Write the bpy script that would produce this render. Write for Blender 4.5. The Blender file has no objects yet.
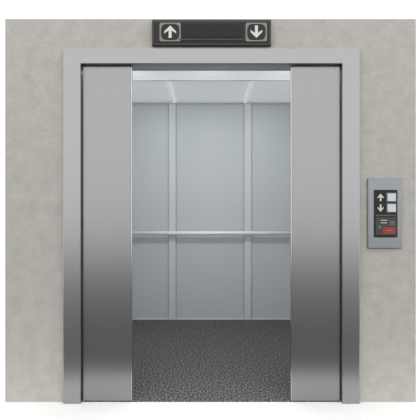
import bpy, bmesh, math
from mathutils import Vector
C=bpy.context
col=C.scene.collection

# ---------------------------------------------------------------- materials
def mat(name,color,rough=.5,metal=0,emit=None,es=0,noise=None,bump=None,brush=False,spec=.5):
    m=bpy.data.materials.new(name); m.use_nodes=True
    nt=m.node_tree; b=nt.nodes['Principled BSDF']
    b.inputs['Base Color'].default_value=(*color,1)
    b.inputs['Roughness'].default_value=rough
    b.inputs['Metallic'].default_value=metal
    b.inputs['Specular IOR Level'].default_value=spec
    if emit:
        b.inputs['Emission Color'].default_value=(*emit,1); b.inputs['Emission Strength'].default_value=es
    tc=nt.nodes.new('ShaderNodeTexCoord')
    if noise:
        sc,det,c1,c2,lo,hi=noise
        n=nt.nodes.new('ShaderNodeTexNoise'); n.inputs['Scale'].default_value=sc; n.inputs['Detail'].default_value=det
        n.inputs['Roughness'].default_value=.65
        r=nt.nodes.new('ShaderNodeValToRGB')
        r.color_ramp.elements[0].position=lo; r.color_ramp.elements[1].position=hi
        r.color_ramp.elements[0].color=(*c1,1); r.color_ramp.elements[1].color=(*c2,1)
        nt.links.new(tc.outputs['Object'],n.inputs['Vector'])
        nt.links.new(n.outputs['Fac'],r.inputs['Fac']); nt.links.new(r.outputs['Color'],b.inputs['Base Color'])
    if bump:
        sc,st,di=bump
        n2=nt.nodes.new('ShaderNodeTexNoise'); n2.inputs['Scale'].default_value=sc; n2.inputs['Detail'].default_value=6
        bp=nt.nodes.new('ShaderNodeBump'); bp.inputs['Strength'].default_value=st; bp.inputs['Distance'].default_value=di
        nt.links.new(tc.outputs['Object'],n2.inputs['Vector'])
        nt.links.new(n2.outputs['Fac'],bp.inputs['Height']); nt.links.new(bp.outputs['Normal'],b.inputs['Normal'])
    if brush:
        mp=nt.nodes.new('ShaderNodeMapping'); mp.inputs['Scale'].default_value=(4,4,600)
        n3=nt.nodes.new('ShaderNodeTexNoise'); n3.inputs['Scale'].default_value=1; n3.inputs['Detail'].default_value=2
        mr=nt.nodes.new('ShaderNodeMapRange'); mr.inputs['To Min'].default_value=rough-.015; mr.inputs['To Max'].default_value=rough+.015
        nt.links.new(tc.outputs['Object'],mp.inputs['Vector']); nt.links.new(mp.outputs['Vector'],n3.inputs['Vector'])
        nt.links.new(n3.outputs['Fac'],mr.inputs['Value']); nt.links.new(mr.outputs['Result'],b.inputs['Roughness'])
    return m

M_wall=mat('wall_plaster',(.5,.49,.44),.85,noise=(12,10,(.375,.363,.332),(.45,.437,.402),.33,.67),bump=(36,.35,.01),spec=.2)
M_steel=mat('brushed_steel',(.295,.295,.297),.29,1,brush=True)
M_frame=mat('frame_steel',(.335,.335,.342),.31,1,brush=True)
M_edge=mat('polished_edge',(.55,.56,.58),.2,1)
M_dark=mat('dark_gap',(.02,.02,.02),.6)
M_cab=mat('cab_laminate',(.60,.63,.645),.38,spec=.3)
M_pil=mat('cab_pilaster',(.68,.71,.725),.4,spec=.3)
M_pilE=mat('cab_pilaster_edge',(.46,.49,.51),.4)
M_ceil=mat('cab_ceiling_glow',(.67,.70,.72),.6,emit=(.96,.98,1),es=.26)  # emission added to brighten the ceiling where bounce light falls short
M_rib=mat('cab_ceiling_rib',(.78,.80,.81),.6,emit=(.97,.99,1),es=.30)  # added glow lifts the rib tone; no lamp inside
M_ceilF=mat('cab_ceiling_front_panel',(.78,.79,.8),.7,emit=(.96,.98,1),es=.36)  # front ceiling panel with a weak even emission
M_carpet=mat('speckled_carpet',(.05,.05,.05),1,noise=(92,3,(.035,.035,.036),(.42,.42,.425),.43,.72),spec=0)
M_chrome=mat('satin_aluminium',(.96,.97,.98),.4,.0)
M_lob=mat('lobby_floor_dark_reflect',(.13,.13,.135),.6,noise=(12,6,(.045,.045,.047),(.075,.075,.078),.3,.7))  # unseen dark floor, added to darken the lower doors by reflection
M_strip=mat('lobby_floor_white_reflect',(.97,.97,.97),.7)  # added white strip: white ground below the wall, lightens door feet by reflection
M_black=mat('black_glass',(.008,.008,.009),.35,spec=.3)
M_bez=mat('indicator_bezel',(.022,.020,.019),.45,.1,spec=.3)
M_bezL=mat('indicator_bezel_rim',(.055,.052,.05),.38,.5)
M_plate=mat('arrow_plate',(.20,.195,.185),.4,.5)
M_cream=mat('arrow_cream',(.62,.6,.55),.5)
M_white=mat('button_white',(.55,.57,.59),.4)
M_red=mat('key_red',(.28,.02,.012),.4)
M_pan=mat('call_plate_steel',(.24,.25,.262),.3,1,brush=True)
M_mid=mat('button_frame_grey',(.10,.10,.105),.4,.3)
M_mod2=mat('lower_module_dark',(.03,.03,.032),.4)

# ---------------------------------------------------------------- geometry helpers
def new(name,bm,mats,parent=None,bevel=0,seg=2,smooth=False):
    bmesh.ops.recalc_face_normals(bm,faces=bm.faces)
    me=bpy.data.meshes.new(name); bm.to_mesh(me); bm.free()
    for m in (mats if isinstance(mats,(list,tuple)) else [mats]): me.materials.append(m)
    o=bpy.data.objects.new(name,me); col.objects.link(o)
    if parent: o.parent=parent
    if bevel:
        b=o.modifiers.new('bevel','BEVEL'); b.width=bevel; b.segments=seg; b.limit_method='ANGLE'
    if smooth:
        for p in me.polygons: p.use_smooth=len(p.vertices)<=4
    return o
def addbox(bm,x0,x1,y0,y1,z0,z1,mi=0):
    vs=[bm.verts.new(p) for p in [(x0,y0,z0),(x1,y0,z0),(x1,y1,z0),(x0,y1,z0),(x0,y0,z1),(x1,y0,z1),(x1,y1,z1),(x0,y1,z1)]]
    for f in [(0,1,2,3),(4,5,6,7),(0,1,5,4),(1,2,6,5),(2,3,7,6),(3,0,4,7)]:
        fc=bm.faces.new([vs[i] for i in f]); fc.material_index=mi
def box(name,x0,x1,y0,y1,z0,z1,m,parent=None,bevel=0,seg=2):
    bm=bmesh.new(); addbox(bm,x0,x1,y0,y1,z0,z1); return new(name,bm,m,parent,bevel,seg)
def prism(name,pts,y0,y1,m,parent=None,bevel=0):
    bm=bmesh.new()
    a=[bm.verts.new((x,y0,z)) for x,z in pts]; b=[bm.verts.new((x,y1,z)) for x,z in pts]
    bm.faces.new(a); bm.faces.new(b[::-1]); n=len(pts)
    for i in range(n): bm.faces.new((a[i],a[(i+1)%n],b[(i+1)%n],b[i]))
    return new(name,bm,m,parent,bevel)
def rrect(cx,cz,hw,hh,r,n=5):
    pts=[]
    for k,(sx,sz) in enumerate([(1,1),(-1,1),(-1,-1),(1,-1)]):
        for i in range(n+1):
            a=math.radians(90*k+90*i/n)
            pts.append((cx+sx*(hw-r)+r*math.cos(a),cz+sz*(hh-r)+r*math.sin(a)))
    return pts
def cyl(name,p0,p1,r,m,parent=None,n=32):
    p0=Vector(p0);p1=Vector(p1);d=p1-p0
    bm=bmesh.new(); bmesh.ops.create_cone(bm,cap_ends=True,segments=n,radius1=r,radius2=r,depth=d.length)
    q=d.to_track_quat('Z','Y').to_matrix().to_4x4(); q.translation=(p0+p1)/2
    bmesh.ops.transform(bm,matrix=q,verts=bm.verts)
    return new(name,bm,m,parent,smooth=True)
def empty(name):
    e=bpy.data.objects.new(name,None); col.objects.link(e); return e
def arrow(name,cx,cz,s,up,y0,y1,m,parent,sw=.30,hd=1.0):
    k=1 if up else -1
    P=[(0,1),(.95*hd,.05),(.95*hd,-.28),(sw,.20),(sw,-1),(-sw,-1),(-sw,.20),(-.95*hd,-.28),(-.95*hd,.05)]
    return prism(name,[(cx+x*s,cz+k*z*s) for x,z in P],y0,y1,m,parent)

CX=.009
# ---------------------------------------------------------------- lobby wall with doorway
WX0,WX1,WZ=-1.281,1.2875,2.394
ox=.86; oz=2.15
prism('wall_front',[(WX0,0),(CX-ox,0),(CX-ox,oz),(CX+ox,oz),(CX+ox,0),(WX1,0),(WX1,WZ),(WX0,WZ)],0,.10,M_wall)
# ---------------------------------------------------------------- lobby floor, tones and extents shaped for door reflections
bm=bmesh.new(); addbox(bm,-4,4,-.42,0.0,-.05,0,0); addbox(bm,-4,4,-7.0,-.42,-.05,0,1)
new('floor',bm,[M_strip,M_lob])

# ---------------------------------------------------------------- door frame (casing)
fr=empty('elevator_door_frame')
fo,ft,fi,fz=.9185,2.202,.810,2.105
prism('casing',[(CX-fo,0),(CX-fi,0),(CX-fi,fz),(CX+fi,fz),(CX+fi,0),(CX+fo,0),(CX+fo,ft),(CX-fo,ft)],-.025,-.0005,M_frame,fr,bevel=.004)
prism('jamb_lining',[(CX-.858,0),(CX-fi,0),(CX-fi,fz),(CX+fi,fz),(CX+fi,0),(CX+.858,0),(CX+.858,2.148),(CX-.858,2.148)],.0,.098,M_frame,fr)

# ---------------------------------------------------------------- doors
def door(x0,x1,inner_left):
    d=empty('elevator_door')
    box('panel',x0,x1,.006,.04,.003,fz-.004,M_steel,d,bevel=.002)
    xi=x0 if inner_left else x1
    s=1 if inner_left else -1
    xa,xb=sorted((xi-s*.006,xi-s*.0005))
    box('edge_strip',xa,xb,.008,.038,.003,fz-.004,M_edge,d,bevel=.001)
    box('hanger_plate',x0+.05,x1-.05,.042,.05,1.95,fz-.006,M_dark,d)
    return d
hi=.498
door(CX-fi+.004,CX-hi-.006,False)
door(CX+hi+.006,CX+fi-.004,True)

# ---------------------------------------------------------------- cab
cab=empty('elevator_cab')
cw,cy0,cy1,ch=1.0,.11,1.81,2.384
box('cab_wall_back',-cw-.03,cw+.03,cy1,cy1+.03,0,ch+.0,M_cab,cab)
box('cab_wall_left',-cw-.03,-cw,cy0,cy1,0,ch,M_cab,cab)
box('cab_wall_right',cw,cw+.03,cy0,cy1,0,ch,M_cab,cab)
box('cab_ceiling',-cw,cw,.83,cy1,ch,ch+.02,M_ceil,cab)
box('cab_ceiling_front',-cw,cw,cy0,1.03,ch-.02,ch-.0005,M_ceilF,cab)
for i,x in enumerate((-.384,.384)):
    box('ceiling_rib_%d'%i,x-.014,x+.014,1.055,cy1-.03,ch-.022,ch-.0005,M_rib,cab,bevel=.002)
box('ceiling_cross_rib',-cw,cw,1.03,1.055,ch-.026,ch-.0005,M_pil,cab,bevel=.003)
box('cornice',-cw,cw,cy1-.03,cy1-.0005,ch-.022,ch-.001,M_pil,cab,bevel=.004)
for i,x in enumerate((-.412,.412)):
    box('pilaster_%d'%i,x-.038,x+.038,cy1-.02,cy1-.0005,.0,ch-.022,M_pil,cab,bevel=.004)
    for s in (-1,1):
        box('pilaster_groove_%d%d'%(i,s),x+s*.043-.004,x+s*.043+.004,cy1-.006,cy1-.0005,.0,ch-.022,M_pilE,cab)
box('skirting',-cw,cw,cy1-.012,cy1-.0005,0,.012,M_pil,cab)
box('cab_front_return_left',-cw,-.87,cy0,cy0+.03,0,ch-.03,M_cab,cab)
box('cab_front_return_right',.89,cw,cy0,cy0+.03,0,ch-.03,M_cab,cab)
box('cab_transom',-.87,.89,cy0,cy0+.03,2.16,ch-.03,M_cab,cab)
bm=bmesh.new(); addbox(bm,-cw,cw,.101,cy1,-.02,0); addbox(bm,CX-fi+.001,CX+fi-.001,.0005,.101,-.02,0)
new('cab_carpet',bm,M_carpet,cab)

hr=empty('handrail')
hy,hz=cy1-.065,.950
cyl('rail',(-.97,hy,hz),(.97,hy,hz),.021,M_chrome,hr)
for i,x in enumerate((-.94,-.412,.412,.94)):
    w=cy1-.02 if abs(x)<.5 else cy1
    cyl('bracket_%d'%i,(x,hy+.01,hz-.002),(x,w-.001,hz-.002),.009,M_chrome,hr)

# ---------------------------------------------------------------- floor indicator
ind=empty('floor_indicator')
k=.992
ix0,ix1=(152-210)/160*k,(271-210)/160*k
iz1,iz0=1.2+(210-20)/160*k,1.2+(210-46)/160*k
icz=(iz0+iz1)/2; icx=(ix0+ix1)/2
prism('housing',rrect(icx,icz,(ix1-ix0)/2,(iz1-iz0)/2,.006),-.03,-.0005,M_bezL,ind,bevel=.006)
prism('face',rrect(icx,icz-.002,(ix1-ix0)/2-.012,(iz1-iz0)/2-.016,.005),-.034,-.0295,M_bez,ind,bevel=.002)
prism('display_window',rrect(icx,icz+.004,.19,.040,.004),-.037,-.0335,M_black,ind,bevel=.001)
prism('display_lower_lip',rrect(icx,icz-.047,.20,.004,.002),-.038,-.0335,M_bezL,ind)
for nm,x,up in (('up',(170.5-210)/160*k,True),('down',(256-210)/160*k,False)):
    z=icz-.002
    prism('lens_'+nm,rrect(x,z,.066,.058,.012),-.037,-.0335,M_plate,ind,bevel=.003)
    prism('lens_inner_'+nm,rrect(x,z,.056,.049,.03),-.039,-.0365,M_bez,ind,bevel=.001)
    arrow('arrow_'+nm,x,z,.038,up,-.042,-.0385,M_cream,ind,sw=.24)

# ---------------------------------------------------------------- call panel
cp=empty('call_button_panel')
px=(385.5-210)/160*k; pz=1.2-3.5/160*k
prism('plate',rrect(px,pz,.106,.218,.006),-.014,-.0005,M_pan,cp,bevel=.004)
mx=px+.003
prism('module',rrect(mx,pz-.001,.073,.148,.006),-.018,-.0135,M_black,cp,bevel=.002)
bx=mx+.033; ax=mx-.033
for nm,dz,up in (('up',.100,True),('down',.034,False)):
    prism('button_frame_'+nm,rrect(bx,pz+dz,.032,.030,.004),-.021,-.0175,M_mid,cp,bevel=.001)
    prism('button_'+nm,rrect(bx,pz+dz,.026,.024,.004),-.026,-.0205,M_white,cp,bevel=.002)
    arrow('arrow_'+nm,ax,pz+dz,.023,up,-.0195,-.0175,M_cream,cp,sw=.2,hd=.85)
prism('divider',rrect(mx,pz-.012,.063,.003,.001),-.020,-.0175,M_mid,cp)
prism('lower_panel',rrect(mx,pz-.078,.064,.056,.004),-.020,-.0175,M_mod2,cp,bevel=.001)
prism('fire_key_plate',rrect(mx+.018,pz-.106,.040,.020,.003),-.022,-.0195,M_red,cp,bevel=.001)
prism('key_switch_square',rrect(mx+.036,pz-.060,.018,.015,.003),-.023,-.0195,M_mid,cp,bevel=.001)
cyl('key_switch',(mx-.042,-.0195,pz-.085),(mx-.042,-.025,pz-.085),.013,M_mid,cp)
for i in range(2):
    prism('label_line_%d'%i,rrect(mx-.014,pz-.042-i*.016,.020,.0020,.001),-.0212,-.0195,M_cream,cp)
prism('key_label',rrect(mx+.018,pz-.106,.022,.0018,.001),-.0232,-.0215,M_plate,cp)
for i,s in enumerate((-1,1)):
    cyl('screw_%d'%i,(px,-.0135,pz+s*.192),(px,-.0155,pz+s*.192),.005,M_pan,cp)

# ---------------------------------------------------------------- lights
def area(name,loc,rot,sx,sy,e,c=(1,1,1),parent=None):
    l=bpy.data.lights.new(name,'AREA'); l.shape='RECTANGLE'; l.size=sx; l.size_y=sy; l.energy=e; l.color=c
    o=bpy.data.objects.new(name,l); o.location=loc; o.rotation_euler=rot; col.objects.link(o)
    if parent: o.parent=parent
    return o
for i,x in enumerate((-.66,0,.66)):
    area('cab_downlight_%d'%i,(x,.66,ch-.06),(math.radians(16),0,0),.2,.2,3.8,(.98,.99,1),cab)

w=bpy.data.worlds.new('World'); C.scene.world=w; w.use_nodes=True
w.node_tree.nodes['Background'].inputs[0].default_value=(1,1,1,1)
w.node_tree.nodes['Background'].inputs[1].default_value=1.5

cam=bpy.data.cameras.new('camera'); co=bpy.data.objects.new('camera',cam); col.objects.link(co)
co.location=(0,-2.4,1.2); co.rotation_euler=(math.radians(90),0,0)
cam.sensor_width=36; cam.lens=36*384/420
C.scene.camera=co
C.scene.view_settings.view_transform='Standard'
